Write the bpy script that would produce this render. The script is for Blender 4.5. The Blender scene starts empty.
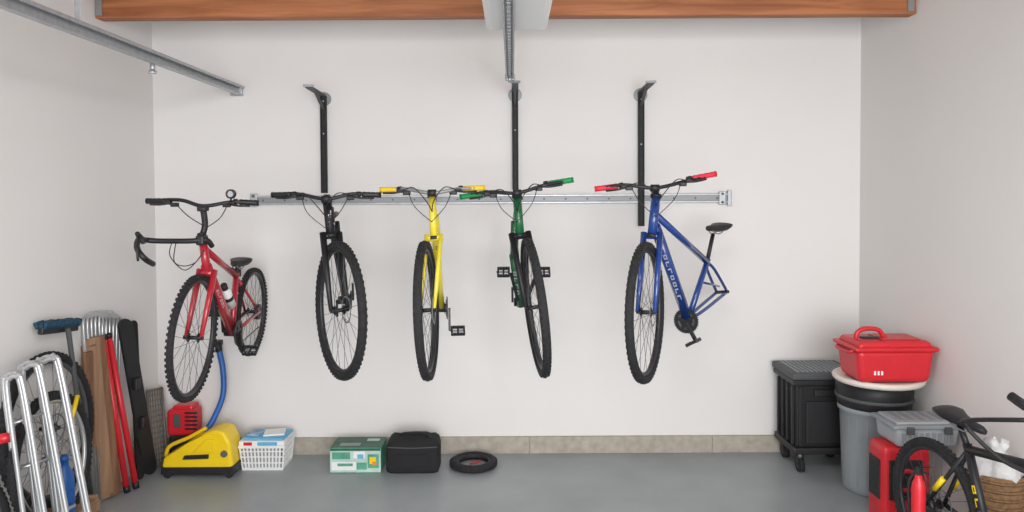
import bpy, bmesh, math, random
from mathutils import Vector, Matrix
random.seed(4)
S = bpy.context.scene
try:
    S.view_settings.view_transform = 'Standard'
    S.view_settings.look = 'None'
except Exception: pass

# ------------------------------------------------------------------ camera
FPX = 740.0; D = 5.65; H = 1.985
cam = bpy.data.cameras.new('camera'); cam.sensor_width = 36; cam.lens = FPX/1024*36
cam.shift_y = -42/1024
co = bpy.data.objects.new('camera', cam); S.collection.objects.link(co)
R = Matrix.Rotation(math.radians(90-1.5), 3, 'X') @ Matrix.Rotation(math.radians(-0.3), 3, 'Z')
co.location = (0, -D, H); co.rotation_euler = R.to_euler(); S.camera = co
CAM = Vector((0, -D, H))
def P(px, py, dw):
    """world point at distance dw in front of the back wall"""
    v = R @ Vector(((px-512)/FPX, (256-py-42)/FPX, -1))
    t = (D-dw)/v.y
    return CAM + v*t
def PZ(px, py, z=0.0):
    v = R @ Vector(((px-512)/FPX, (256-py-42)/FPX, -1))
    return CAM + v*((z-H)/v.z)

# ------------------------------------------------------------------ materials
def mat(name, col, rough=.5, metal=0., var=0., scale=8., bump=0., coat=0., bscale=None):
    m = bpy.data.materials.new(name); m.use_nodes = True
    nt = m.node_tree; b = nt.nodes['Principled BSDF']
    b.inputs['Roughness'].default_value = rough; b.inputs['Metallic'].default_value = metal
    b.inputs['Base Color'].default_value = (*col, 1)
    if coat: b.inputs['Coat Weight'].default_value = coat
    if var or bump:
        tc = nt.nodes.new('ShaderNodeTexCoord')
        n = nt.nodes.new('ShaderNodeTexNoise'); n.inputs['Scale'].default_value = scale
        n.inputs['Detail'].default_value = 6
        nt.links.new(tc.outputs['Object'], n.inputs['Vector'])
        if var:
            cr = nt.nodes.new('ShaderNodeValToRGB')
            cr.color_ramp.elements[0].position = .3; cr.color_ramp.elements[1].position = .7
            cr.color_ramp.elements[0].color = (*[max(0, c*(1-var)) for c in col], 1)
            cr.color_ramp.elements[1].color = (*[min(1, c*(1+var)) for c in col], 1)
            nt.links.new(n.outputs['Fac'], cr.inputs['Fac'])
            nt.links.new(cr.outputs['Color'], b.inputs['Base Color'])
        if bump:
            n2 = nt.nodes.new('ShaderNodeTexNoise'); n2.inputs['Scale'].default_value = bscale or scale*6
            nt.links.new(tc.outputs['Object'], n2.inputs['Vector'])
            bp = nt.nodes.new('ShaderNodeBump'); bp.inputs['Strength'].default_value = bump
            bp.inputs['Distance'].default_value = .01
            nt.links.new(n2.outputs['Fac'], bp.inputs['Height'])
            nt.links.new(bp.outputs['Normal'], b.inputs['Normal'])
    return m
def woodmat(name, c1, c2, axis=(1, 14, 14), rough=.6):
    m = bpy.data.materials.new(name); m.use_nodes = True
    nt = m.node_tree; b = nt.nodes['Principled BSDF']; b.inputs['Roughness'].default_value = rough
    tc = nt.nodes.new('ShaderNodeTexCoord'); mp = nt.nodes.new('ShaderNodeMapping')
    mp.inputs['Scale'].default_value = axis
    n = nt.nodes.new('ShaderNodeTexNoise'); n.inputs['Scale'].default_value = 1.6; n.inputs['Detail'].default_value = 8
    n.inputs['Distortion'].default_value = .6
    cr = nt.nodes.new('ShaderNodeValToRGB')
    cr.color_ramp.elements[0].position = .35; cr.color_ramp.elements[1].position = .65
    cr.color_ramp.elements[0].color = (*c1, 1); cr.color_ramp.elements[1].color = (*c2, 1)
    nt.links.new(tc.outputs['Object'], mp.inputs['Vector']); nt.links.new(mp.outputs['Vector'], n.inputs['Vector'])
    nt.links.new(n.outputs['Fac'], cr.inputs['Fac']); nt.links.new(cr.outputs['Color'], b.inputs['Base Color'])
    return m
WALL = mat('wall_paint', (.775, .755, .74), .85, var=.012, scale=1.5, bump=.06, bscale=90)
CEIL = mat('ceiling_paint', (.7, .68, .65), .9, var=.02)
FLOOR = mat('painted_concrete', (.30, .33, .345), .36, var=.12, scale=2.2, bump=.08, bscale=30)
BASE = mat('stone_skirting', (.40, .365, .31), .8, var=.14, scale=18, bump=.3)
BEAM = woodmat('stained_timber', (.27, .085, .03), (.46, .17, .065))
PLY = woodmat('brown_plank', (.15, .07, .035), (.27, .14, .075), (14, 14, 1))
PLY2 = woodmat('pale_plank', (.27, .15, .085), (.38, .23, .14), (14, 14, 1))
RUB = mat('tyre_rubber', (.014, .014, .016), .85, var=.3, scale=30)
BLK = mat('black_plastic', (.014, .014, .016), .5)
BLKM = mat('black_metal', (.012, .012, .015), .45, .0)
MATB = mat('black_powder_coat', (.008, .008, .009), .65)
DGREY = mat('dark_grey', (.075, .08, .085), .6)
PLATE = mat('zinc_plate', (.28, .29, .30), .5, .4)
GREY = mat('mid_grey_plastic', (.26, .29, .31), .5, var=.05)
LGREY = mat('light_grey_plastic', (.36, .39, .42), .45)
STEEL = mat('galvanised_steel', (.44, .46, .48), .42, .6, var=.12, scale=25)
STEEL2 = mat('aluminium', (.55, .56, .57), .35, .7)
RIM = mat('black_rim', (.035, .035, .04), .4, .3)
SPK = mat('spoke_steel', (.14, .14, .15), .4, .6)
RED = mat('red_frame_paint', (.42, .016, .03), .28, coat=.5)
REDP = mat('red_plastic', (.60, .018, .028), .35, var=.05)
REDG = mat('red_grip', (.72, .03, .06), .5)
YEL = mat('yellow_frame_paint', (.80, .65, .05), .3, coat=.5)
YELP = mat('yellow_plastic', (.86, .60, .01), .35)
YELG = mat('yellow_grip', (.82, .55, .03), .5)
GRN = mat('green_frame_paint', (.008, .115, .04), .3, coat=.5)
GRNG = mat('green_grip', (.01, .26, .07), .5)
BLU = mat('blue_frame_paint', (.012, .05, .235), .25, coat=.6)
BLUP = mat('blue_plastic', (.015, .11, .40), .4)
TEAL = mat('teal_bristle', (.012, .055, .10), .8, var=.2, scale=60)
WHT = mat('white_plastic', (.80, .80, .79), .4)
DECAL = mat('silver_decal', (.48, .48, .50), .4)
CREAM = mat('cream_lid', (.74, .69, .62), .45)
SKYB = mat('light_blue_print', (.12, .42, .65), .5)
FAB = mat('black_fabric', (.014, .014, .016), .9, bump=.4, scale=40)
CGRN = mat('carton_green', (.09, .33, .22), .55, var=.3, scale=12)
CPALE = mat('carton_pale_green', (.45, .62, .55), .55, var=.12, scale=16)
CDK = mat('carton_dark_green', (.03, .10, .06), .5, var=.3, scale=14)
WICK = mat('wicker', (.30, .17, .08), .8, var=.3, scale=50, bump=.4)
BAGW = mat('white_bag', (.70, .70, .70), .5, bump=.5, scale=10)
ORG = mat('orange_print', (.75, .25, .03), .5)
PACK = mat('printed_packets', (.30, .42, .55), .5, var=.5, scale=22)
TAUPE = mat('taupe_wire', (.17, .155, .14), .55)
HARD = mat('hardboard', (.36, .33, .29), .8, var=.1)

# ------------------------------------------------------------------ mesh builder
def smooth(pts, n=6):
    pts = [Vector(p) for p in pts]
    if len(pts) < 3: return pts
    out = []
    for i in range(len(pts)-1):
        p0 = pts[max(i-1, 0)]; p1 = pts[i]; p2 = pts[i+1]; p3 = pts[min(i+2, len(pts)-1)]
        for k in range(n):
            t = k/n
            out.append(.5*((2*p1)+(-p0+p2)*t+(2*p0-5*p1+4*p2-p3)*t*t+(-p0+3*p1-3*p2+p3)*t**3))
    out.append(pts[-1]); return out
class B:
    def __init__(s, name): s.name = name; s.bm = bmesh.new(); s.mats = []
    def mi(s, m):
        if m not in s.mats: s.mats.append(m)
        return s.mats.index(m)
    def face(s, vs, m, sm=False):
        try:
            f = s.bm.faces.new(vs); f.material_index = s.mi(m); f.smooth = sm; return f
        except ValueError: pass
    def loft(s, rings, m, cap=True, sm=True, closed=False):
        V = [[s.bm.verts.new(p) for p in r] for r in rings]
        n = len(V[0]); L = len(V)
        for i in range(L if closed else L-1):
            a = V[i]; b = V[(i+1) % L]
            for j in range(n): s.face([a[j], a[(j+1) % n], b[(j+1) % n], b[j]], m, sm)
        if cap and not closed:
            s.face(V[0][::-1], m); s.face(V[-1], m)
    def tube(s, pts, r, m, seg=10, sm=0, closed=False):
        pts = [Vector(p) for p in pts]
        if sm: pts = smooth(pts, sm)
        n = len(pts); rr = r if isinstance(r, (list, tuple)) else [r]*n
        if len(rr) != n: rr = [rr[0]+(rr[-1]-rr[0])*i/(n-1) for i in range(n)]
        T = []
        for i in range(n):
            if closed: t = pts[(i+1) % n]-pts[i-1]
            else: t = pts[min(i+1, n-1)]-pts[max(i-1, 0)]
            T.append(t.normalized())
        up = Vector((0, 0, 1)) if abs(T[0].z) < .9 else Vector((1, 0, 0))
        nrm = T[0].cross(up).normalized(); rings = []
        for i in range(n):
            nrm = (nrm - T[i]*nrm.dot(T[i])).normalized(); bn = T[i].cross(nrm)
            rings.append([pts[i]+(nrm*math.cos(a)+bn*math.sin(a))*rr[i] for a in [2*math.pi*j/seg for j in range(seg)]])
        s.loft(rings, m, closed=closed)
    def ring(s, C, N, prof, m, seg=64, sm=True):
        C = Vector(C); N = Vector(N).normalized()
        a = Vector((0, 0, 1)) if abs(N.z) < .9 else Vector((1, 0, 0))
        X = N.cross(a).normalized(); Y = N.cross(X)
        rings = []
        for k in range(seg):
            t = 2*math.pi*k/seg; d = X*math.cos(t)+Y*math.sin(t)
            rings.append([C+d*p[0]+N*p[1] for p in prof])
        s.loft(rings, m, closed=True, sm=sm)
    def lathe(s, C, prof, m, N=(0, 0, 1), seg=40, sm=True):
        C = Vector(C); N = Vector(N).normalized()
        a = Vector((0, 0, 1)) if abs(N.z) < .9 else Vector((1, 0, 0))
        X = N.cross(a).normalized(); Y = N.cross(X)
        s.loft([[C+(X*math.cos(2*math.pi*k/seg)+Y*math.sin(2*math.pi*k/seg))*max(r, 1e-4)+N*h for k in range(seg)] for r, h in prof], m, sm=sm)
    def add(s, t, M, m, sm=False):
        vm = {}
        for v in t.verts: vm[v] = s.bm.verts.new(M @ v.co)
        for f in t.faces: s.face([vm[v] for v in f.verts], m, sm)
        t.free()
    def box(s, c, size, m, rot=None, bev=.004, taper=1., seg=2):
        t = bmesh.new(); bmesh.ops.create_cube(t, size=1)
        for v in t.verts:
            k = taper if v.co.z > 0 else 1
            v.co = Vector((v.co.x*size[0]*k, v.co.y*size[1]*k, v.co.z*size[2]))
        if bev: bmesh.ops.bevel(t, geom=list(t.edges), offset=min(bev, min(size)*.45), segments=seg, affect='EDGES', profile=.5)
        M = Matrix.Translation(Vector(c))
        if rot is not None:
            M = M @ (rot.to_4x4() if isinstance(rot, Matrix) else Matrix.Rotation(rot, 4, 'Z'))
        s.add(t, M, m)
    def bar(s, p0, p1, w, th, m, side=(1, 0, 0), bev=.002):
        p0 = Vector(p0); p1 = Vector(p1); z = (p1-p0); L = z.length; z.normalize()
        x = Vector(side); x = (x-z*x.dot(z)).normalized(); y = z.cross(x)
        M3 = Matrix((x, y, z)).transposed()
        s.box((p0+p1)/2, (w, th, L), m, rot=M3, bev=bev)
    def prism(s, pts, vec, m, bev=.01, seg=2, sm=False):
        t = bmesh.new(); vec = Vector(vec)
        a = [t.verts.new(p) for p in pts]; b = [t.verts.new(Vector(p)+vec) for p in pts]
        n = len(a); t.faces.new(a); t.faces.new(b[::-1])
        for i in range(n): t.faces.new([a[(i+1) % n], a[i], b[i], b[(i+1) % n]])
        if bev: bmesh.ops.bevel(t, geom=list(t.edges), offset=bev, segments=seg, affect='EDGES', profile=.5)
        s.add(t, Matrix.Identity(4), m, sm)
    def obj(s):
        bmesh.ops.recalc_face_normals(s.bm, faces=s.bm.faces)
        me = bpy.data.meshes.new(s.name)
        xs = [v.co for v in s.bm.verts]
        c = Vector((sum(v.x for v in xs)/len(xs), sum(v.y for v in xs)/len(xs), min(v.z for v in xs)))
        for v in s.bm.verts: v.co -= c
        s.bm.to_mesh(me); s.bm.free()
        for m in s.mats: me.materials.append(m)
        o = bpy.data.objects.new(s.name, me); o.location = c; S.collection.objects.link(o)
        return o

# ------------------------------------------------------------------ room
XL, XR, YF, ZC = -2.725, 2.657, -8.6, 3.48
def slab(name, c, size, m):
    b = B(name); b.box(c, size, m, bev=0); return b.obj()
slab('wall_back', ((XL+XR)/2, .1, ZC/2), (XR-XL+.4, .2, ZC), WALL)
slab('wall_left', (XL-.1, YF/2, ZC/2), (.2, -YF, ZC), WALL)
slab('wall_right', (XR+.1, YF/2, ZC/2), (.2, -YF, ZC), WALL)
slab('floor', ((XL+XR)/2, YF/2+.1-1, -.1), (XR-XL+.4, -YF+2.2, .2), FLOOR)
slab('ceiling', ((XL+XR)/2, YF/2+.1, ZC+.1), (XR-XL+.4, -YF+.2, .2), CEIL)
b = B('baseboard_back')
x = XL
for w in (1.5, 1.35, 1.4, 2):
    x2 = min(x+w, XR); b.box(((x+x2)/2, -.015, .064), (x2-x-.002, .03, .128), BASE, bev=.003); x = x2
b.obj()
b = B('ceiling_joist'); b.box(((XL+XR)/2, -.72, 3.155+.1625), (XR-XL, .10, .325), BEAM, bev=.004)
for xx in (XL+.03, XR-.04): b.box((xx, -.777, 3.22), (.04, .010, .10), PLATE, bev=.002)
b.obj()
for k, yy in enumerate((-2.1, -3.4, -4.7, -6.0)):
    b = B('ceiling_joist'); b.box(((XL+XR)/2, yy, 3.20+.14), (XR-XL, .10, .28), BEAM, bev=.004); b.obj()

# ------------------------------------------------------------------ bike parts
def wheel(b, C, U, F, Rr, tr=.027, spokes=28, rimm=RIM, knobs=True, rotor=True):
    U = U.normalized(); F = (F-U*F.dot(U)).normalized(); N = U.cross(F).normalized()
    prof = [((Rr-tr)+tr*math.cos(a), tr*math.sin(a)) for a in [2*math.pi*j/12 for j in range(12)]]
    b.ring(C, N, prof, RUB, 72)
    ri = Rr-2*tr
    b.ring(C, N, [(ri+.012, .013), (ri-.010, .010), (ri-.014, 0), (ri-.010, -.010), (ri+.012, -.013)], rimm, 64)
    if knobs:
        for k in range(66):
            for off, sh in ((-.015, 0), (0, .5), (.015, 0)):
                t = 2*math.pi*(k+sh)/66; d = U*math.cos(t)+F*math.sin(t); tt = -U*math.sin(t)+F*math.cos(t)
                c = C+d*(Rr-.002-abs(off)*.35)+N*off; hs = (.006, .008, .004)
                vs = [b.bm.verts.new(c+d*hs[2]*i+tt*hs[1]*j+N*hs[0]*l) for i in (-1, 1) for j in (-1, 1) for l in (-1, 1)]
                for q in ((4, 5, 7, 6), (0, 4, 6, 2), (1, 3, 7, 5), (0, 1, 5, 4), (2, 6, 7, 3)): b.face([vs[i] for i in q], RUB)
    for k in range(spokes):
        t = 2*math.pi*k/spokes; t2 = t+(.5 if (k//2) % 2 else -.5); sd = .028 if k % 2 else -.028
        d = U*math.cos(t)+F*math.sin(t); d2 = U*math.cos(t2)+F*math.sin(t2)
        b.tube([C+d2*.022+N*sd, C+d*(ri-.008)], .0014, SPK, 4)
    b.tube([C-N*.055, C+N*.055], .012, BLKM, 10)
    for sd in (-1, 1): b.tube([C+N*.025*sd, C+N*.031*sd], .026, BLKM, 14)
    if rotor: b.ring(C+N*.04, N, [(.08, .001), (.070, .001), (.070, -.001), (.08, -.001)], PLATE, 32, False)
    return U, F, N
def wheel_px(b, top, bot, dw, ratio, s, **k):
    a = P(*top, dw); c = P(*bot, dw); C = (a+c)/2; U = (a-c); Rr = U.length/2
    v = C-CAM; v.z = 0; v.normalize(); rt = Vector((v.y, -v.x, 0))
    an = math.asin(ratio); F = -v*math.cos(an)+rt*math.sin(an)*s
    U, F, N = wheel(b, C, U, F, Rr, **k)
    return C, U, F, N, Rr
def fork(b, crown, C, N, U, Rr, m, r=.017, gap=.052):
    top = [crown+N*gap*sd for sd in (-1, 1)]
    b.tube([top[0]-N*.012, top[1]+N*.012], .02, m, 10)
    for sd, t in zip((-1, 1), top):
        b.tube([t+U*.02, t*.5+(C+N*gap*sd)*.5, C+N*gap*sd], [r*1.1, r, r*.7], m, 10)
def bars(b, pts, grips, gm, bm_=BLKM, r=.0115, head=None, leverdir=None, cables=True):
    b.tube(pts, r, bm_, 10, sm=6)
    for a, c in grips:
        a = Vector(a); c = Vector(c); n = 9
        P_ = [a+(c-a)*i/(n-1) for i in range(n)]
        b.tube(P_, [.0155 if i % 2 == 0 else .0175 for i in range(n)], gm, 12)
        b.tube([a-(c-a).normalized()*.006, a], .018, gm, 12)
        d = (c-a).normalized(); fw = leverdir or Vector((0, -1, -.35))
        k = c+d*.02
        b.tube([k-d*.012, k+d*.012], .018, BLK, 12)
        b.box(k+fw*.03+d*.01, (.035, .03, .022), BLK, bev=.005)
        b.tube([k+fw*.04+d*.02, k+fw*.06-d*.03, k+fw*.055-d*.10], .006, BLKM, 8, sm=4)
        b.box(k+d*.045+Vector((0, -.01, -.022)), (.045, .03, .026), BLK, bev=.006)
        if head is not None and cables:
            m1 = (k+head)/2+Vector((0, -.12, .02)); m2 = head+Vector((0, -.10, -.05))+(k-head)*.12
            b.tube([k+fw*.03+d*.02, m1, m2, head+Vector((0, 0, -.11))], .003, BLK, 6, sm=6)
            b.tube([k+d*.05, (k+head)/2+Vector((0, -.07, -.09)), head+Vector((0, -.03, -.17))], .0026, BLK, 6, sm=6)
def pedal(b, c, ax, m=BLKM, w=.09, tilt=0.):
    ax = Vector(ax).normalized(); f = Vector((0, 0, 1)).cross(ax).normalized(); z = ax.cross(f)
    if tilt: f, z = f*math.cos(tilt)+z*math.sin(tilt), z*math.cos(tilt)-f*math.sin(tilt)
    M3 = Matrix((ax, f, z)).transposed()
    for sd in (-1, 1): b.box(c+f*.036*sd, (w, .014, .020), m, rot=M3, bev=.003)
    for k in (-.45, 0, .45): b.box(c+ax*w*k, (.012, .08, .018), m, rot=M3, bev=.002)
    b.tube([c-ax*w*.6, c+ax*w*.5], .007, PLATE, 8)
    for i in range(4):
        for sd in (-1, 1): b.tube([c+ax*w*(i-1.5)*.25+f*.036*sd-z*.014, c+ax*w*(i-1.5)*.25+f*.036*sd+z*.014], .002, STEEL, 5)
def saddle(b, c, f, up=Vector((0, 0, 1)), L=.27, m=BLK):
    f = f.normalized(); sx = f.cross(up).normalized(); rings = []
    for t, w, h, th in ((-.5, .045, .012, .02), (-.46, .068, .014, .035), (-.3, .075, .012, .045), (-.1, .052, .003, .04), (.15, .03, 0, .033), (.4, .022, -.002, .028), (.5, .012, -.008, .018)):
        o = c+f*t*L+up*h
        rings.append([o+sx*w*math.cos(a)+up*(math.sin(a)*(th*.4 if math.sin(a) > 0 else th)) for a in [2*math.pi*j/14 for j in range(14)]])
    b.loft(rings, m)
    for sd in (-1, 1): b.tube([c-f*L*.33+sx*.022*sd-up*.02, c-f*L*.1+sx*.022*sd-up*.045, c+f*L*.15+sx*.02*sd-up*.045, c+f*L*.36+sx*.01*sd-up*.02], .004, PLATE, 6, sm=3)
def crankset(b, bb, N, cdir, Lc=.16, rr=.075, m=BLKM, pedals=True, pm=BLKM, sides=(-1, 1), rings_=3, ptilt=.5):
    N = N.normalized(); cdir = (cdir-N*cdir.dot(N)).normalized()
    b.tube([bb-N*.045, bb+N*.045], .028, m, 16)
    for i in range(rings_):
        r_ = rr*(1-.2*i); b.ring(bb+N*(.042-.008*i), N, [(r_, .002), (r_-.022, .002), (r_-.022, -.002), (r_, -.002)], m if i != 1 else DGREY, 40, False)
    for k in range(5):
        t = k*math.pi*2/5+.3; q = N.cross(cdir); d = cdir*math.cos(t)+q*math.sin(t)
        b.bar(bb+N*.04, bb+N*.04+d*(rr-.008), .022, .005, m, side=N.cross(d))
    for k in range(36):
        t = 2*math.pi*k/36; q = N.cross(cdir); d = cdir*math.cos(t)+q*math.sin(t)
        b.tube([bb+N*.04+d*(rr-.002), bb+N*.04+d*(rr+.006)], [.004, .0015], m, 4)
    for sd in sides:
        e = bb+N*.055*sd+cdir*Lc*sd
        b.bar(bb+N*.055*sd, e, .026, .014, m, side=N.cross(cdir))
        if pedals: pedal(b, e+N*.055*sd, N*sd, pm, tilt=ptilt)
def lettering(b, p0, p1, r, m, a=.25, c=.75, n=7, side=None, hk=.6):
    p0 = Vector(p0); p1 = Vector(p1); d = (p1-p0).normalized(); L = (p1-p0).length
    sdv = side - d*side.dot(d); sdv.normalize(); q = d.cross(sdv)
    w = L*(c-a)/n
    for i in range(n):
        o = p0+d*(L*a+w*(i+.5))+sdv*(r-.001)
        M3 = Matrix((d, q, sdv)).transposed()
        h = r*hk; k = i % 4
        b.box(o-d*w*.28, (w*.16, h, .003), m, rot=M3, bev=0)
        if k != 2: b.box(o+q*h*.42, (w*.6, h*.2, .003), m, rot=M3, bev=0)
        if k != 1: b.box(o-q*h*.42, (w*.6, h*.2, .003), m, rot=M3, bev=0)
        if k in (0, 3): b.box(o+d*w*.2, (w*.14, h, .003), m, rot=M3, bev=0)

# ---- red bicycle
b = B('road_bicycle')
C, U, F, N, Rr = wheel_px(b, (197, 275), (190, 400), 1.45, .34, -1, tr=.018, rotor=False)
C2, U2, F2, N2, R2 = wheel_px(b, (253, 268), (251, 355), .42, .30, -1, tr=.018, rotor=False)
ht = P(202, 236, 1.26); hb = P(207, 271, 1.30); bb = P(232, 332, .88); sc = P(236, 276, .70)
b.tube([ht, hb], .024, RED, 14); b.tube([ht-(hb-ht)*.08, ht], .026, BLK, 14)
fork(b, P(207, 273, 1.31), C, N, U, Rr, RED, .017, .042)
tt = ht+(hb-ht)*.35; dt = ht+(hb-ht)*.85
b.tube([tt, sc], .020, RED, 12); b.tube([dt, bb], .031, RED, 14); b.tube([sc-(bb-sc)*.06, bb], .020, RED, 12)
lettering(b, dt, bb, .031, DECAL, .30, .58, 6, Vector((.6, -1, .3)), .45)
for sd in (-1, 1):
    b.tube([sc, C2+N2*.05*sd], .010, RED, 8); b.tube([bb+N2*.02*sd, C2+N2*.05*sd], .012, RED, 8)
sp = P(238, 264, .68); b.tube([sc, sp], .014, BLK, 10); saddle(b, sp+Vector((0, 0, .015)), Vector((.05, -1, .05)), L=.22)
crankset(b, bb, -N2 if N2.x < 0 else N2, Vector((0, .30, -1)), Lc=.13, rr=.08)
b.ring(C2+N2*(.04 if N2.x > 0 else -.04), N2, [(.055, .012), (.02, .012), (.02, -.012), (.055, -.012)], BLKM, 24)
b.tube([bb+Vector((.045, -.08, .0)), bb+Vector((.045, -.0, -.08)), C2+Vector((.045, 0, -.11))], .004, BLKM, 6)
b.tube([bb+Vector((.045, 0, .085)), C2+Vector((.045, 0, .05))], .004, BLKM, 6)
w0 = dt.lerp(bb, .42)+Vector((.02, .05, .05)); w1 = dt.lerp(bb, .72)+Vector((.02, .05, .05))
b.tube([w1, w1.lerp(w0, .75), w1.lerp(w0, .85), w0], [.030, .030, .018, .018], WHT, 16)
b.tube([w1.lerp(w0, .85), w1.lerp(w0, 1.05)], .020, BLK, 12)
b.tube([w1.lerp(w0, .35), w1.lerp(w0, .5)], .0315, BLK, 16)
st = P(203, 208, 1.27)
b.tube([ht, P(205, 225, 1.25), st], .018, BLK, 12, sm=4)
b.box(st, (.05, .07, .04), BLK, bev=.008)
bars(b, [P(148, 201, 1.22), P(180, 200, 1.27), P(203, 206, 1.30), P(232, 202, 1.27), P(258, 203, 1.22)],
     [(P(148, 201, 1.22), P(166, 201, 1.25)), (P(258, 203, 1.22), P(239, 202, 1.25))], BLK, head=st+Vector((0, -.02, -.02)), cables=False)
b.tube([P(175, 203, 1.28), P(188, 216, 1.36), P(204, 226, 1.30)], .003, BLK, 6, sm=6)
b.tube([P(228, 204, 1.28), P(220, 218, 1.36), P(206, 228, 1.30)], .003, BLK, 6, sm=6)
b.tube([P(231, 202, 1.28), P(231, 196, 1.28)], .006, BLK, 8)
b.ring(P(231, 194, 1.29), (0, 1, 0), [(.028, .012), (.018, .012), (.018, -.012), (.028, -.012)], BLKM, 24)
b.tube([P(231, 194, 1.30), P(231, 194, 1.275)], .02, SPK, 16)
b.tube([P(212, 246, 1.25), P(206, 240, 1.30), P(190, 241, 1.33), P(160, 241, 1.35), P(146, 240, 1.38), P(139, 239, 1.46), P(137, 248, 1.54), P(144, 258, 1.56), P(153, 264, 1.44)], .016, BLK, 12, sm=6)
b.tube([P(143, 241, 1.40), P(139, 236, 1.52), P(137, 233, 1.55)], [.02, .018, .012], BLK, 10, sm=4)
b.tube([P(139, 236, 1.53), P(137, 248, 1.60), P(138, 261, 1.60)], .007, BLKM, 8, sm=4)
b.box(P(202, 240, 1.29), (.05, .08, .06), BLK, bev=.012)
for k in range(2):
    b.tube([P(172+k*4, 242, 1.36), P(170+k*4, 256+k*5, 1.42), P(184, 270-k*4, 1.42), P(196, 262, 1.38), P(204, 250, 1.33)], .0028, BLK, 6, sm=6)
b.obj()

def mtb(name, top, bot, dw, ratio, s, htp, hbp, fm, km, barpx, grips, gm, tubes, rest=None, hdw=1.15, barmat=BLKM, htr=.024, gap=.050, fr=.018):
    b = B(name)
    C, U, F, N, Rr = wheel_px(b, top, bot, dw, ratio, s, tr=.025)
    ht = P(*htp, hdw); hb = P(*hbp, hdw+.05)
    b.tube([ht, hb], htr, fm, 14)
    for q in (ht, hb): b.tube([q-(hb-ht).normalized()*.01, q+(hb-ht).normalized()*.01], htr+.005, BLK, 14)
    fork(b, hb, C, N, U, Rr, km, fr, gap)
    b.tube([ht, ht+Vector((0, 0, .04))], .018, BLK, 12)
    bp = [P(x, y, d) for x, y, d in barpx]
    mid = bp[len(bp)//2]
    b.bar(ht+Vector((0, 0, .02)), mid, .04, .035, BLK, side=(1, 0, 0), bev=.006)
    b.tube([mid-Vector((.025, 0, 0)), mid+Vector((.025, 0, 0))], .021, BLK, 12)
    bars(b, bp, [(P(*a), P(*c)) for a, c in grips], gm, barmat, head=mid)
    for t in tubes:
        p0 = P(*t[0]); p1 = P(*t[1]); b.tube([p0, p1], t[2], t[3], 14)
        if len(t) > 4: lettering(b, p0, p1, t[2], t[4], .25, .75, t[5] if len(t) > 5 else 6, Vector((.3*(-1 if p0.x > 0 else 1), -1, 0)))
    if rest: rest(b, C, U, F, N)
    return b.obj()

def rest_black(b, C, U, F, N):
    crankset(b, P(345, 300, .62), Vector((1, .15, 0)), Vector((0, -.3, 1)), Lc=.12, rr=.06, pedals=False)
    b.tube([P(331, 216, .95), P(336, 214, .30)], .02, BLKM, 12)
    b.tube([P(345, 300, .62), P(337, 222, .35)], .018, BLKM, 12)
mtb('mountain_bicycle', (339, 241), (340, 379), 1.38, .32, 1, (327, 201), (331, 236), BLKM, BLKM,
    [(273, 195, 1.20), (298, 194, 1.24), (326, 199, 1.27), (352, 194, 1.24), (380, 195, 1.20)],
    [((273, 195, 1.20), (291, 194.5, 1.23)), ((380, 195, 1.20), (362, 194.5, 1.23))], BLK,
    [((329, 208, 1.15), (330, 222, 1.18), .029, BLKM, WHT, 2), ((333, 228, 1.12), (346, 300, .62), .026, BLKM)], rest_black, htr=.027)
def rest_y(b, C, U, F, N):
    bb = P(441, 308, .80)
    crankset(b, bb, Vector((1, .1, 0)), Vector((0, -.1, -1)), Lc=.15, rr=.07, sides=(1,), pm=BLKM)
    b.tube([bb, P(438, 228, .45)], .015, YEL, 10)
    b.tube([P(435, 212, 1.08), P(438, 228, .45)], .016, YEL, 10)
mtb('mountain_bicycle', (424, 241), (430, 379), 1.38, .13, -1, (432, 196), (434, 238), YEL, YEL,
    [(381, 190, 1.18), (405, 189, 1.23), (432, 193, 1.27), (458, 189, 1.23), (484, 188, 1.18)],
    [((381, 190, 1.18), (397, 189.5, 1.21)), ((484, 188, 1.18), (464, 188.5, 1.21))], YELG,
    [((435, 215, 1.10), (437, 262, 1.06), .024, YEL, BLK, 4), ((437, 258, 1.06), (441, 308, .80), .024, YEL)], rest_y, barmat=PLATE, htr=.023, gap=.042, fr=.014)
def rest_g(b, C, U, F, N):
    bb = P(521, 302, .85)
    crankset(b, bb, Vector((1, -.05, 0)), Vector((0, .2, -1)), Lc=.10, rr=.06, pedals=False)
    for x0 in (503.5, 544):
        pedal(b, P(x0, 272, 1.0), Vector((1, 0, 0)), BLKM, .075, tilt=.6)
    b.bar(P(511, 273, 1.0), P(518, 300, .90), .022, .013, BLKM); b.bar(P(537, 272, 1.0), P(527, 300, .84), .022, .013, BLKM)
    b.tube([bb, P(514, 225, .5)], .017, GRN, 10); b.tube([P(517, 208, 1.08), P(514, 225, .5)], .018, GRN, 10)
mtb('mountain_bicycle', (527, 238), (543, 376), 1.38, .13, 1, (517, 196), (520, 236), GRN, BLKM,
    [(461, 197, 1.18), (490, 192, 1.23), (517, 193, 1.27), (545, 185, 1.23), (572, 180, 1.18)],
    [((461, 197, 1.18), (483, 193.5, 1.21)), ((572, 180, 1.18), (549, 183.5, 1.21))], GRNG,
    [((515, 222, 1.12), (514, 258, 1.04), .026, GRN, WHT, 4), ((514, 255, 1.04), (521, 305, .85), .031, GRN, DECAL, 4)], rest_g, htr=.027)
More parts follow.
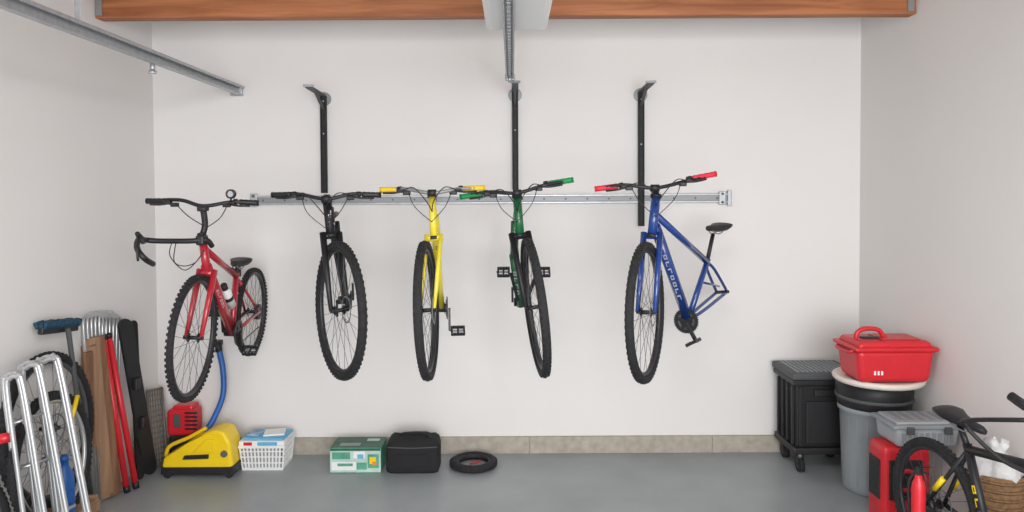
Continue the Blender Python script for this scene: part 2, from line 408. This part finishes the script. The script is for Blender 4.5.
def rest_b(b, C, U, F, N):
    sc = P(707, 262, .62); bb = P(688, 320, .80); dr = P(722, 292, .32)
    Nn = Vector((1, .35, 0)).normalized()
    b.tube([sc-(bb-sc)*.05, bb], .020, BLU, 12); b.tube([P(655, 214, 1.15), sc], .022, BLU, 12)
    for sd in (-1, 1):
        b.tube([sc, sc.lerp(dr, .25)+Nn*.03*sd, dr+Nn*.045*sd], .011, BLU, 8, sm=4)
        b.tube([bb, bb.lerp(dr, .3)+Nn*.035*sd, dr+Nn*.045*sd], .012, BLU, 8, sm=4)
    b.tube([sc.lerp(bb, .35), sc.lerp(dr, .8)], .008, BLU, 8)
    b.tube([dr-Nn*.055, dr+Nn*.055], .012, BLKM, 10)
    sp = P(713, 234, .58); b.tube([sc, sp], .014, BLKM, 10); saddle(b, sp+Vector((0.02, 0, .05)), Vector((-.65, -.8, .03)), L=.28)
    crankset(b, bb, Vector((-.6, -1, 0)), Vector((.55, -.2, -1)), Lc=.14, rr=.08, sides=(1,))
mtb('mountain_bicycle', (645, 242), (647, 382), 1.40, .23, -1, (656, 196), (652, 236), BLU, BLU,
    [(596, 189, 1.18), (625, 185, 1.24), (655, 188, 1.27), (686, 181, 1.22), (715, 174, 1.16)],
    [((596, 189, 1.18), (618, 186, 1.22)), ((715, 174, 1.16), (692, 178.5, 1.20))], REDG,
    [((655, 226, 1.15), (688, 320, .80), .033, BLU, DECAL, 7)], rest_b, htr=.029)

# ------------------------------------------------------------------ wall storage rail + hangers
b = B('bicycle_storage_rail')
p0 = P(252, 201, .02); p1 = P(728, 197.5, .02); zc = (p0.z+p1.z)/2
L = p1.x-p0.x; cx = (p0.x+p1.x)/2
b.box((cx, -.010, zc), (L, .012, .05), PLATE, bev=.002)
for sd in (-1, 1):
    b.box((cx, -.018, zc+.027*sd), (L, .028, .014), STEEL, bev=.003)
for i in range(22):
    xx = p0.x+L*(i+.5)/22
    b.tube([(xx, -.015, zc), (xx, -.0175, zc)], .007, DGREY, 12)
for px in (254, 722):
    xx = P(px, 199, .02).x; b.box((xx, -.026, zc), (.05, .02, .10), STEEL, bev=.004)
    for dz in (-.032, .032): b.tube([(xx, -.034, zc+dz), (xx, -.042, zc+dz)], .010, DGREY, 6)
b.box((P(729, 198, .02).x, -.026, zc), (.03, .03, .12), STEEL, bev=.004)
for px in (326, 433, 517, 655):
    q = P(px, 199, 1.10); xw = P(px, 199, .04).x
    b.box((xw, -.034, zc), (.045, .02, .06), BLKM, bev=.004)
    b.tube([(xw, -.04, zc), (q.x, q.y, zc)], .011, BLKM, 10)
b.obj()
b = B('wall_hook')
wq = P(238, 272, .015)
b.box(wq, (.04, .03, .07), BLKM, bev=.005)
b.tube([wq, (sc.x, sc.y+.0, sc.z+.04), (sc.x, sc.y-.05, sc.z+.03), (sc.x, sc.y-.07, sc.z+.06)], .009, BLKM, 10)
b.obj()
for px, ytop, ybot, dx in ((323.5, 96, 193, -15), (515, 92, 190, 0), (641, 92, 226, 10)):
    b = B('wall_mounted_bracket')
    a = P(px, ytop, .03); c = P(px, ybot, .03); c.x = a.x
    b.bar(a, c, .046, .02, MATB)
    for sd in (-1, 1): b.bar(a+Vector((.020*sd, -.014, 0)), c+Vector((.020*sd, -.014, 0)), .006, .014, MATB)
    n = 9
    for i in range(n):
        z = a.z+(c.z-a.z)*(i+.5)/n
        b.tube([(a.x, -.040, z), (a.x, -.042, z)], .006, LGREY if i in (0, 3) else BLK, 10)
    b.tube([(a.x, 0, a.z-.02), (a.x, -.014, a.z-.02)], .052, PLATE, 24)
    e = P(px+dx, ytop-9, .42)
    b.bar(a+Vector((0, -.02, .0)), e, .050, .014, DGREY, side=(1, 0, 0))
    b.bar(a+Vector((0, -.01, -.10)), a.lerp(e, .6), .02, .014, DGREY, side=(1, 0, 0))
    b.box(e+Vector((0, 0, .008)), (.075, .02, .016), PLATE, bev=.003, rot=.25 if dx < 0 else -.2)
    b.obj()

# ------------------------------------------------------------------ garage door track (upper left)
b = B('garage_door_track')
e = P(234, 93, .12); X0, Z0 = e.x, e.z
ya, yb = -.02, -5.2
ym = (ya+yb)/2; Lt = ya-yb
b.box((X0, ym, Z0+.030), (.010, Lt, .062), STEEL, bev=.002)
b.box((X0+.020, ym, Z0+.060), (.045, Lt, .006), STEEL, bev=.002)
b.box((X0+.018, ym, Z0-.002), (.04, Lt, .006), STEEL, bev=.002)
b.box((X0+.040, ym, Z0+.052), (.006, Lt, .018), STEEL, bev=.002)
b.tube([(X0-.05, ya, Z0+.045), (X0-.05, yb, Z0+.045)], .013, STEEL2, 10)
b.box((X0-.02, -.015, Z0+.026), (.09, .03, .07), STEEL, bev=.004)
b.tube([(X0, -1.37, Z0), (X0, -1.37, Z0-.045)], .014, STEEL, 10)
b.tube([(X0, -1.37, Z0-.045), (X0, -1.37, Z0-.06)], .022, STEEL2, 10)
for yy in (-2.1, -4.7):
    b.bar((X0, yy, Z0+.06), (X0, yy, 3.2), .03, .004, STEEL)
b.obj()

# ------------------------------------------------------------------ garage door opener
b = B('garage_door_opener')
zb = 2.87
yc = -(D-3.45)
b.box((.03, yc, zb+.09), (.33, 1.16, .18), WHT, bev=.025, seg=3)
b.box((.03, yc, zb-.004), (.27, 1.0, .014), WHT, bev=.006)
b.box((.03, -(D-4.06), zb+.07), (.12, .04, .1), LGREY, bev=.01)
zr = P(509, 78, .5).z
for sd in (-1, 1):
    b.box((-.01+.024*sd, -(D-3.9), zr+.02), (.010, 2.7, .04), STEEL, bev=.002)
b.box((-.01, -(D-3.9), zr+.036), (.052, 2.7, .008), STEEL, bev=.002)
n = 70
for i in range(n):
    b.box((-.01, -.45-(2.65)*i/n, zr+.018), (.022, .020, .014), STEEL if i % 2 else PLATE, bev=.003)
b.box((-.01, -.42, zr+.015), (.07, .05, .045), STEEL, bev=.006)
b.tube([(-.01, -.44, zr+.03), (-.01, -.44, zr-.02)], .014, STEEL, 10)
for sd in (-1, 1): b.bar((.03+.12*sd, -2.1, zb+.17), (.03+.12*sd, -2.1, 3.2), .03, .005, STEEL)
b.bar((-.01, -.72, zr+.04), (-.01, -.72, 3.155), .03, .005, STEEL)
b.obj()

# ------------------------------------------------------------------ right side stack
b = B('storage_cart')
x0, x1 = 1.985, 2.44; yf, yb_ = -.46, -.06
cx, cy = (x0+x1)/2, (yf+yb_)/2; W_, D_ = x1-x0, yb_-yf
b.box((cx, cy, .155), (W_, D_, .05), BLK, bev=.012)
b.box((cx, cy, .40), (W_-.05, D_-.05, .46), MATB, bev=.02, taper=1.04)
for i in range(2): b.box((x0+.05+(W_-.1)*i, yf+.014, .40), (.02, .02, .42), BLK, bev=.004)
for i in range(4): b.box((x0+.014, yf+.06+(D_-.12)*i/3, .40), (.02, .014, .42), BLK, bev=.003)
b.box((cx+.01, yf+.012, .36), (W_-.16, .016, .30), BLK, bev=.006)
b.box((cx+.02, yf+.010, .57), (.20, .02, .05), BLK, bev=.008)
b.box((cx, cy, .645), (W_+.01, D_+.01, .04), BLK, bev=.008)
b.box((cx, cy, .69), (W_+.03, D_+.03, .05), DGREY, bev=.015)
for i in range(12): b.box((x0+.04+(W_-.08)*i/11, cy, .716), (.018, D_-.06, .010), GREY, bev=.003)
for sx in (x0+.06, x1-.06):
    for sy in (yf+.05, yb_-.06):
        b.tube([(sx, sy, .135), (sx, sy, .10)], .02, PLATE, 10)
        b.bar((sx+.022, sy, .12), (sx+.022, sy-.01, .045), .006, .05, BLK)
        b.bar((sx-.022, sy, .12), (sx-.022, sy-.01, .045), .006, .05, BLK)
        b.tube([(sx-.018, sy-.01, .05), (sx+.018, sy-.01, .05)], .05, RUB, 24)
        b.tube([(sx-.02, sy-.01, .05), (sx+.02, sy-.01, .05)], .022, DGREY, 16)
b.obj()
TX, TY = 2.415, -(D-4.92)
b = B('trash_can')
b.lathe((TX, TY, 0), [(.18, 0), (.19, .01), (.192, .04), (.20, .25), (.21, .53), (.225, .54), (.225, .57), (.215, .57)], GREY)
for k in range(20):
    t = 2*math.pi*k/20; c_ = math.cos(t); s_ = math.sin(t)
    b.tube([(TX+.190*c_, TY+.190*s_, .05), (TX+.207*c_, TY+.207*s_, .51)], .003, GREY, 6)
b.lathe((TX, TY, 0), [(.215, .56), (.225, .57), (.234, .61), (.240, .67), (.236, .725), (.2, .745), (.1, .757), (0, .760)], BLK)
b.ring((TX, TY, .63), (0, 0, 1), [(.234, .012), (.241, .01), (.241, -.01), (.234, -.012)], DGREY, 40)
b.obj()
LX, LY = 2.372, -(D-4.78)
b = B('round_container_lid')
b.lathe((LX, LY, .760), [(.22, 0), (.258, .004), (.272, .016), (.276, .032), (.268, .042), (.25, .044), (.24, .040), (0, .040)], CREAM, seg=64)
b.obj()
b = B('cooler_box')
cx, cy, cz = 2.372, -(D-4.70), .803
b.box((cx, cy, cz+.105), (.44, .28, .21), REDP, bev=.035, taper=1.11, seg=4)
b.box((cx, cy, cz+.212), (.52, .34, .026), REDP, bev=.012, seg=3)
b.box((cx, cy, cz+.236), (.47, .30, .045), REDP, bev=.020, taper=.94, seg=3)
b.box((cx+.06, cy, cz+.262), (.24, .19, .010), REDP, bev=.004)
b.tube([(cx-.19, cy-.02, cz+.25), (cx-.185, cy-.02, cz+.29), (cx-.14, cy-.02, cz+.318), (cx-.05, cy-.02, cz+.312), (cx-.01, cy-.02, cz+.255)], .015, REDP, 10, sm=5)
b.box((cx-.10, cy-.02, cz+.262), (.12, .05, .014), BLK, bev=.005)
for sd in (-1, 1):
    b.tube([(cx+sd*.24, cy-.10, cz+.20), (cx+sd*.268, cy-.08, cz+.185), (cx+sd*.268, cy+.08, cz+.185), (cx+sd*.24, cy+.10, cz+.20)], .011, REDP, 8, sm=4)
for i in range(3): b.box((cx-.13+.022*i, cy-.147, cz+.065), (.012, .006, .026), WHT, bev=.002)
b.obj()
b = B('fuel_canister')
cx, cy = 2.325, -(D-4.42)
b.box((cx, cy, .245), (.29, .20, .49), REDP, bev=.04, seg=4)
b.box((cx-.01, cy-.101, .29), (.20, .012, .24), BLK, bev=.02)
b.ring((cx-.01, cy-.108, .29), (0, 1, 0), [(.07, .006), (.045, .006), (.045, -.006), (.07, -.006)], REDP, 30)
b.box((cx-.146, cy, .28), (.010, .13, .24), BLK, bev=.01)
b.obj()
b = B('storage_bin')
cx, cy, cz = 2.425, -(D-4.42), .492
b.box((cx, cy, cz+.055), (.35, .25, .11), LGREY, bev=.02, taper=1.06)
b.box((cx, cy, cz+.12), (.41, .29, .026), GREY, bev=.01)
b.box((cx, cy, cz+.138), (.35, .23, .018), LGREY, bev=.008)
for i in range(9): b.box((cx-.14+.035*i, cy-.131, cz+.060), (.02, .01, .06), GREY, bev=.003)
for i in range(5): b.box((cx-.12+.06*i, cy, cz+.148), (.03, .17, .006), GREY, bev=.002)
for sd in (-1, 1): b.box((cx+sd*.11, cy-.148, cz+.105), (.045, .016, .045), DGREY, bev=.005)
b.obj()

# bicycle parked at the right wall
b = B('parked_bicycle')
Z = Vector((0, 0, 1))
def Q(X, d, z): return Vector((X, -(D-d), z))
rh = Q(2.22, 3.86, .34); fh = Q(2.32, 2.83, .34); Fd = (fh-rh).normalized()
wheel(b, rh, Z, Fd, .34, tr=.025); _, _, Nb = wheel(b, fh, Z, Fd, .34, tr=.025)
bb = Q(2.255, 3.45, .30); sc = Q(2.24, 3.61, .72); ht = Q(2.30, 3.06, .84); hb = Q(2.305, 2.99, .68)
b.tube([ht, hb], .024, BLKM, 14); fork(b, hb, fh, Nb, Z, .34, BLKM, .017, .05)
b.tube([ht+(hb-ht)*.2, sc], .022, BLKM, 12); b.tube([hb, bb], .032, BLKM, 14); b.tube([sc+(sc-bb)*.06, bb], .021, BLKM, 12)
lettering(b, hb, bb, .032, YELP, .2, .85, 6, Vector((-1, -.2, .2)))
lettering(b, sc, bb, .021, YELP, .35, .75, 3, Vector((-1, 0, .2)), .9)
for sd in (-1, 1):
    b.tube([sc, rh+Nb*.055*sd], .011, BLKM, 8); b.tube([bb, rh.lerp(bb, .5)+Nb*.045*sd, rh+Nb*.055*sd], .013, BLKM, 8, sm=4)
    b.tube([rh.lerp(sc, .30)+Nb*.055*sd, rh.lerp(sc, .5)+Nb*.04*sd], .014, YELP, 10)
sp = Q(2.23, 3.67, .83); b.tube([sc, sp], .015, BLKM, 10); saddle(b, sp+Vector((0, -.03, .03)), Fd+Vector((0, 0, -.03)), L=.30)
crankset(b, bb, Vector((-1, 0, 0)), Vector((0, -1, -.3)), Lc=.165, rr=.09)
b.ring(rh-Vector((.04, 0, 0)), Vector((1, 0, 0)), [(.06, .012), (.02, .012), (.02, -.012), (.06, -.012)], BLKM, 24)
b.tube([ht, ht+Vector((0, -.03, .09))], .018, BLK, 10)
m_ = ht+Vector((0, -.05, .13))
b.tube([m_+Vector((-.20, .06, .15)), m_+Vector((-.18, .0, .12)), m_+Vector((-.1, 0, .0)), m_+Vector((.1, -.01, .0)), m_+Vector((.24, -.02, .03)), m_+Vector((.28, .04, .02))], .013, BLKM, 10, sm=5)
b.tube([m_+Vector((-.20, .09, .155)), m_+Vector((-.185, .02, .13))], .02, BLK, 12)
b.tube([m_+Vector((-.19, .0, .08)), m_+Vector((-.27, .26, -.0)), m_+Vector((-.22, .36, -.06)), m_+Vector((-.12, .25, -.18)), ht+Vector((-.02, .0, -.08))], .010, BLK, 8, sm=6)
b.obj()
b = B('fire_extinguisher')
c = Q(2.035, 3.68, 0)
b.lathe(c, [(.030, 0), (.033, .01), (.033, .50), (.028, .53), (.018, .55), (.016, .57)], REDP, seg=24)
b.box(c+Vector((0, 0, .585)), (.026, .026, .04), BLKM, bev=.004)
b.bar(c+Vector((0, 0, .605)), c+Vector((.02, -.06, .63)), .016, .008, BLK)
b.bar(c+Vector((0, 0, .59)), c+Vector((.02, -.05, .592)), .016, .008, BLK)
b.tube([c+Vector((0, .02, .58)), c+Vector((-.028, .04, .50)), c+Vector((-.02, .035, .3))], .008, BLK, 8, sm=5)
b.obj()
b = B('wicker_basket')
c = Q(2.505, 3.80, 0)
b.lathe(c, [(.09, 0), (.10, .02), (.115, .25), (.125, .52), (.13, .54), (.12, .54), (.11, .25), (.09, .03), (0, .03)], WICK, seg=36)
for k in range(12): b.ring(c+Vector((0, 0, .03+k*.044)), (0, 0, 1), [(.104+k*.0023, .008), (.109+k*.0023, 0), (.104+k*.0023, -.008)], WICK, 36)
rings = []
for z_, r_ in ((.45, .10), (.54, .118), (.575, .112), (.60, .095), (.615, .07), (.63, .045), (.66, .035), (.69, .055), (.70, .02)):
    rings.append([c+Vector((math.cos(t)*r_*(1+.14*math.sin(5*t+z_*30)+.08*math.sin(11*t)), math.sin(t)*r_*(1+.14*math.sin(4*t+z_*25)), z_+.014*math.sin(3*t+z_*40)*(z_ > .55))) for t in [2*math.pi*j/40 for j in range(40)]])
b.loft(rings, BAGW)
b.obj()

# ------------------------------------------------------------------ back wall floor items
b = B('pressure_washer')
def G(px, py, dw=.48): return P(px, py, dw)
prof = [G(161, 469), G(163, 458), G(176, 451), G(190, 445), G(203, 434), G(213, 430), G(224, 432), G(230, 443), G(233, 469)]
b.prism(prof, (0, .20, 0), YELP, bev=.02, seg=3)
b.prism([G(160, 475), G(160, 467), G(235, 466), G(234, 475)], (0, .22, 0), BLK, bev=.01)
b.prism([G(192, 453, .49), G(205, 440, .49), G(216, 440, .49), G(214, 453, .49)], (0, .02, 0), YELP, bev=.006)
b.prism([G(182, 460, .495), G(184, 456, .495), G(208, 455, .495), G(208, 459, .495)], (0, .02, 0), BLK, bev=.003)
b.tube([G(166, 456, .38), G(170, 446, .38), G(190, 437, .38), G(206, 428, .38)], .014, YELP, 10, sm=5)
b.tube([G(224, 454, .49), G(224, 454, .47)], .024, BLK, 20)
for px in (167, 228):
    c = PZ(px, 475, .028); b.tube([(c.x, -.49, .028), (c.x, -.46, .028)], .028, BLK, 20)
b.obj()
b = B('air_compressor')
b.box(P(185, 420, .16), (.21, .16, .20), REDP, bev=.03, seg=3)
b.box(P(186, 406, .16), (.15, .13, .04), REDP, bev=.015)
b.box(P(177, 421, .245), (.05, .012, .10), DGREY, bev=.004)
for k in range(5): b.box(P(191, 413+k*4, .245), (.09, .012, .012), BLK, bev=.002)
b.box((P(185, 419, .16).x, -.16, .11), (.19, .15, .22), BLK, bev=.02)
b.tube([P(198, 434, .22), P(206, 430, .24), P(214, 418, .2), P(223, 395, .12), P(223, 370, .10), P(219, 350, .08)], .022, BLUP, 12, sm=8)
b.tube([P(219, 352, .08), P(218, 342, .07)], .026, BLK, 12)
b.box(P(218, 343, .04), (.05, .08, .04), BLK, bev=.006)
b.obj()
b = B('wire_rack_panel')
q = [P(147, 391, .30), P(162, 388, .12), P(167, 462, .20), P(152, 468, .36)]
for v in q: v.x = max(v.x, XL+.02)
for i in range(4): b.tube([q[i], q[(i+1) % 4]], .009, TAUPE, 8)
for i in range(1, 6):
    f_ = i/6; b.tube([q[0].lerp(q[1], f_), q[3].lerp(q[2], f_)], .003, TAUPE, 6)
for i in range(1, 14):
    f_ = i/14; b.tube([q[0].lerp(q[3], f_), q[1].lerp(q[2], f_)], .003, TAUPE, 6)
b.prism([v+Vector((-.012, .006, 0)) for v in q], (-.004, .004, 0), HARD, bev=0)
b.obj()
b = B('plastic_basket')
a = PZ(240, 471); c2 = PZ(284, 471); cx = (a.x+c2.x)/2; w = c2.x-a.x; fy = a.y; dp = .24; cy = fy+dp/2
for zz, k in ((.01, .9), (.055, .92), (.10, .95), (.14, .98), (.175, 1.03)):
    t_ = .02 if zz > .16 or zz < .02 else .010
    for sd in (-1, 1):
        b.box((cx, cy+sd*dp/2*k, zz), (w*k+.01, .008, t_), WHT, bev=.002); b.box((cx+sd*w/2*k, cy, zz), (.008, dp*k, t_), WHT, bev=.002)
for i in range(13):
    u = -1+2*i/12
    for sd in (-1, 1): b.bar((cx+u*w/2*.9, cy+sd*dp/2*.9, .01), (cx+u*w/2, cy+sd*dp/2*1.0, .175), .013, .006, WHT)
for i in range(8):
    u = -1+2*i/7
    for sd in (-1, 1): b.bar((cx+sd*w/2*.9, cy+u*dp/2*.9, .01), (cx+sd*w/2, cy+u*dp/2, .175), .006, .013, WHT)
b.box((cx, cy, .09), (w*.82, dp*.82, .16), LGREY, bev=.01)
b.box((cx-.005, cy, .197), (w*1.03, dp*1.0, .035), WHT, bev=.006, rot=.02)
b.box((cx+.005, cy+.01, .222), (w*.95, dp*.9, .018), SKYB, bev=.004, rot=-.05)
b.box((cx+.05, cy+.02, .236), (.15, .14, .012), WHT, bev=.003, rot=.2)
b.box((cx-.09, cy, .236), (.10, .10, .012), PACK, bev=.003, rot=-.2)
b.box((cx-.10, cy-.123, .198), (.06, .008, .022), REDP, bev=.001)
b.box((cx+.04, cy-.123, .198), (.14, .008, .022), SKYB, bev=.001)
b.obj()
b = B('cardboard_carton')
a = PZ(330, 473); c2 = PZ(381, 473); cx = (a.x+c2.x)/2; w = c2.x-a.x; dp = .24; cy = a.y+dp/2
b.box((cx, cy, .09), (w, dp, .18), CGRN, bev=.003)
fy = a.y-.0015
def dec(u, z, ww, hh, m, k=0): b.box((cx+u*w/2, fy-k*.001, z), (ww, .003, hh), m, bev=0)
dec(0, .09, w*.99, .17, CPALE); dec(-.45, .05, w*.48, .06, WHT, 1); dec(-.4, .06, w*.3, .02, CGRN, 2)
dec(-.55, .125, w*.35, .05, CGRN, 1); dec(.15, .13, w*.22, .05, WHT, 1); dec(.2, .12, w*.12, .03, SKYB, 2)
dec(.70, .085, w*.22, .10, CGRN, 1); dec(.68, .09, .045, .05, YELP, 2); dec(.74, .07, .03, .025, ORG, 3); dec(.25, .05, w*.2, .05, CGRN, 1)
dec(0, .168, w*.98, .016, CDK, 1)
b.box((cx, cy, .1808), (w*.98, dp*.96, .002), CDK, bev=0)
b.box((cx-.05, cy-.05, .1818), (w*.4, .06, .002), GREY, bev=0)
b.box((cx+.10, cy+.05, .1818), (w*.25, .05, .002), CPALE, bev=0)
b.obj()
b = B('tool_bag')
a = PZ(385, 474); c2 = PZ(439, 474); cx = (a.x+c2.x)/2; w = c2.x-a.x; dp = .22; cy = a.y+dp/2
rings = []
for z, k in ((0, .95), (.02, .99), (.08, 1.0), (.14, 1.0), (.18, .99), (.215, .93), (.235, .80), (.24, .5)):
    rg = []
    for j in range(36):
        t = 2*math.pi*j/36; ex = .35
        x_ = math.copysign(abs(math.cos(t))**ex, math.cos(t)); y_ = math.copysign(abs(math.sin(t))**ex, math.sin(t))
        rg.append(Vector((cx+x_*w/2*k+.003*math.sin(j*2.1+z*20), cy+y_*dp/2*k, z+(.008*math.sin(j*.9) if z > .2 else 0))))
    rings.append(rg)
b.loft(rings, FAB)
b.tube([(cx-w*.47, cy-dp*.485, .19), (cx, cy-dp*.51, .185), (cx+w*.47, cy-dp*.485, .19)], .004, DGREY, 6, sm=4)
b.box((cx, cy-dp/2-.002, .09), (w*.6, .010, .10), FAB, bev=.004)
b.tube([(cx-.10, cy, .235), (cx-.07, cy-.02, .262), (cx, cy-.03, .268), (cx+.07, cy-.02, .262), (cx+.10, cy, .235)], .009, FAB, 8, sm=5)
b.obj()
b = B('scooter_tyre')
c = PZ(473.5, 466, 0)
prof = [(.142+.032*math.cos(a_), .028+.028*math.sin(a_)) for a_ in [2*math.pi*j/14 for j in range(14)]]
b.ring(c, (0, 0, 1), prof, RUB, 64)
b.ring(c, (0, 0, 1), [(.122, .046), (.112, .046), (.112, .010), (.122, .010)], BLKM, 48)
for k in range(56):
    t = 2*math.pi*k/56; d = Vector((math.cos(t), math.sin(t), 0)); b.box(c+d*.172+Vector((0, 0, .028)), (.006, .010, .03), RUB, rot=t, bev=.001)
b.tube([c+Vector((-.03, .03, .006)), c+Vector((.02, .05, .010)), c+Vector((.05, .07, .02))], .006, REDP, 8)
b.obj()

# ------------------------------------------------------------------ left corner clutter
for k, (t0, t1, b0, b1) in enumerate((((108, 322), (118, 319), (134, 481), (144, 480)), ((118, 319), (128, 318), (144, 476), (155, 474)))):
    b = B('snowboard')
    dt_ = .42+.25*k
    A = [P(*t0, dt_), P(*t1, dt_+0.02)]; Bo = [PZ(*b0), PZ(*b1)]
    Bo[0].z = Bo[1].z = .01
    for p_ in A+Bo: p_.x = max(p_.x, XL+.03)
    n = 12
    top = A[0].lerp(A[1], .5); bot = Bo[0].lerp(Bo[1], .5); hw = (A[1]-A[0]).length/2+.012
    side = Vector((.45, 1, 0)).normalized(); ax = (top-bot).normalized()
    out = []
    for i in range(n+1):
        t = math.pi*i/n; out.append(top-ax*hw+side*hw*math.cos(t)+ax*hw*math.sin(t))
    for i in range(n+1):
        t = math.pi*i/n; out.append(bot+ax*hw-side*hw*math.cos(t)-ax*hw*math.sin(t))
    nn = side.cross(ax).normalized()
    if nn.x < 0: nn = -nn
    b.prism(out, nn*.022, BLK if k else MATB, bev=.005)
    for f_ in (.35, .6):
        m_ = bot.lerp(top, f_)+nn*.03; b.box(m_, (.03, .06, .08), BLK, bev=.008)
    b.obj()
for k, (tp, bt, wd, mm) in enumerate((((78, 345), (99, 500), .09, PLY), ((87, 338), (107, 499), .09, PLY2), ((95, 337), (115, 496), .09, PLY), ((72, 352), (92, 504), .06, PLY))):
    b = B('timber_plank')
    p1 = PZ(*bt, .0); p1.z += .01
    dwt = -p1.y+.12
    p0 = P(*tp, dwt); p0.x = max(p0.x, XL+.03+.01*k)
    b.bar(p1, p0, wd, .022, mm, side=(.55, 1, 0), bev=.003); b.obj()
for tp, bt in (((96, 340), (125, 490)), ((103, 338), (134, 486))):
    b = B('red_pole')
    p1 = PZ(*bt, .01); p0 = P(*tp, -p1.y+.12); p0.x = max(p0.x, XL+.05)
    p1 = p1+Vector((.03, -.03, 0))
    b.tube([p1, p0], .020, REDP, 10); b.tube([p0, p0+(p0-p1).normalized()*.03], .021, BLK, 10); b.tube([p1, p1.lerp(p0, .04)], .022, BLK, 10)
    b.obj()
b = B('folding_chair_stack')
for k in range(6):
    x = 66+k*5.6; d_ = 1.02-.045*k
    t0 = P(x, 319-k*.8, d_); t1 = P(x+5, 313-k*.3, d_-.10); t2 = P(x+11, 318, d_-.22)
    for q in (t0, t1, t2): q.x = max(q.x, XL+.025)
    f0 = PZ(84+k*4, 505-k*2, .012); f2 = PZ(94+k*4, 499-k*2, .012)
    f0.x = max(f0.x, XL+.04); f2.x = max(f2.x, XL+.04)
    b.tube([f0, t0.lerp(f0, .06), t0, t1, t2, t2.lerp(f2, .06), f2], .0105, STEEL2, 8)
b.obj()
b = B('push_broom')
h0 = P(58, 328, 1.30); h0.x = max(h0.x, XL+.10); f0 = PZ(92, 506, .01)
b.tube([f0, h0], .015, DGREY, 10)
a_ = P(40, 331, 1.5); c_ = P(73, 327, 1.15); a_.x = max(a_.x, XL+.06); c_.x = max(c_.x, XL+.06)
b.bar(a_, c_, .045, .035, BLK, side=(0, 0, 1), bev=.008)
for i in range(14):
    q = a_.lerp(c_, (i+.5)/14)
    for sd in (-.02, .0, .02): b.tube([q+Vector((sd, 0, .01)), q+Vector((sd*1.6, .0, .045+random.random()*.012))], [.011, .014], TEAL, 6)
b.obj()
# steel floor rack (nested hoops standing on the floor) in front of the leaning wheels
b = B('bicycle_wheel_stand')
hoops = (([(30, 600), (4, 388), (7, 376), (13, 374), (20, 384), (54, 600)], 1.96), ([(44, 596), (20, 378), (23, 366), (31, 363), (38, 374), (76, 596)], 1.88), ([(62, 590), (38, 370), (41, 360), (50, 357), (57, 366), (97, 590)], 1.80))
for loop, dd in hoops:
    fy_ = 195+1469/(5.65-dd)
    pts = [P(x, min(y, fy_) if y > 500 else y, dd) for x, y in loop]
    for off in (0, .05):
        pp = [p+Vector((off, -off, 0)) for p in pts]; pp[0].z = pp[-1].z = .015
        pp = [pp[0], pp[0].lerp(pp[1], .5)]+pp[1:-1]+[pp[-1].lerp(pp[-2], .5), pp[-1]]
        b.tube(pp, .0125, STEEL2, 10, sm=4)
for x0_, y0_, x1_, y1_ in ((9, 425, 46, 412), (15, 470, 60, 455), (24, 530, 76, 505)):
    b.tube([P(x0_, y0_, 1.96), P(x1_, y1_, 1.80)], .009, STEEL2, 8)
b.tube([P(-6, 440, 2.0), P(16, 436, 1.95)], .026, REDP, 12)
b.obj()
b = B('bicycle_wheel')
c = Vector((XL+.10, -(D-4.16), .675)); wheel(b, c, Vector((-.07, 0, 1)), Vector((.03, -1, 0)), .43, tr=.028, rimm=DGREY)
b.obj()
b = B('bicycle_wheel')
c = Vector((XL+.215, -(D-4.0), .56)); wheel(b, c, Vector((-.08, 0, 1)), Vector((.03, -1, 0)), .36, tr=.026, rimm=STEEL2)
b.tube([c+Vector((.04, .10, .16)), c+Vector((.04, .17, .30))], .012, YELP, 10)
b.obj()
b = B('bicycle_wheel')
c = Vector((XL+.20, -(D-3.36), .36)); wheel(b, c, Vector((-.10, 0, 1)), Vector((.1, -1, 0)), .35, tr=.03, rimm=DGREY)
b.obj()
b = B('wooden_crate')
c = Vector((XL+.155, -(D-4.10), .115)); hh = .23
for zz in (-.085, -.02, .045):
    for sd in (-1, 1): b.box(c+Vector((sd*.11, 0, zz)), (.015, .5, .05), PLY2, bev=.002)
for sd in (-1, 1): b.box(c+Vector((0, sd*.24, 0)), (.21, .015, hh-.02), PLY2, bev=.002)
b.box(c+Vector((0, 0, .078)), (.22, .5, .015), PLY2, bev=.002); b.obj()
b = B('water_jug')
c = Vector((-2.41, -(D-3.93), 0))
b.lathe((c.x, c.y, 0), [(.045, 0), (.05, .01), (.05, .46), (.046, .50), (.026, .54), (.022, .57), (.024, .57), (.024, .60), (0, .60)], BLUP, seg=28)
for k in range(7): b.ring((c.x, c.y, .06+.06*k), (0, 0, 1), [(.053, .006), (.053, -.006), (.048, -.006), (.048, .006)], BLUP, 28)
b.tube([(c.x, c.y-.03, .53), (c.x, c.y-.07, .52), (c.x, c.y-.08, .44), (c.x, c.y-.045, .40)], .008, BLUP, 8, sm=4)
b.obj()

# ------------------------------------------------------------------ light
def area(name, loc, rot, sx, sy, e, col=(1, 1, 1)):
    l = bpy.data.lights.new(name, 'AREA'); l.shape = 'RECTANGLE'; l.size = sx; l.size_y = sy; l.energy = e; l.color = col
    o = bpy.data.objects.new(name, l); o.location = loc; o.rotation_euler = rot; S.collection.objects.link(o)
area('doorway_daylight', (.7, -8.2, 1.9), (math.radians(92), 0, math.radians(9)), 3.6, 2.6, 325, (.985, .99, 1))
area('overhead_fill', (.2, -3.9, 3.15), (math.radians(12), 0, 0), 1.4, 1.0, 55, (1, .98, .95))  # added fill from above to even out the room light, not a real fixture
w = bpy.data.worlds.new('sky'); S.world = w; w.use_nodes = True
bg = w.node_tree.nodes['Background']; bg.inputs[0].default_value = (.95, .97, 1, 1); bg.inputs[1].default_value = 1.0
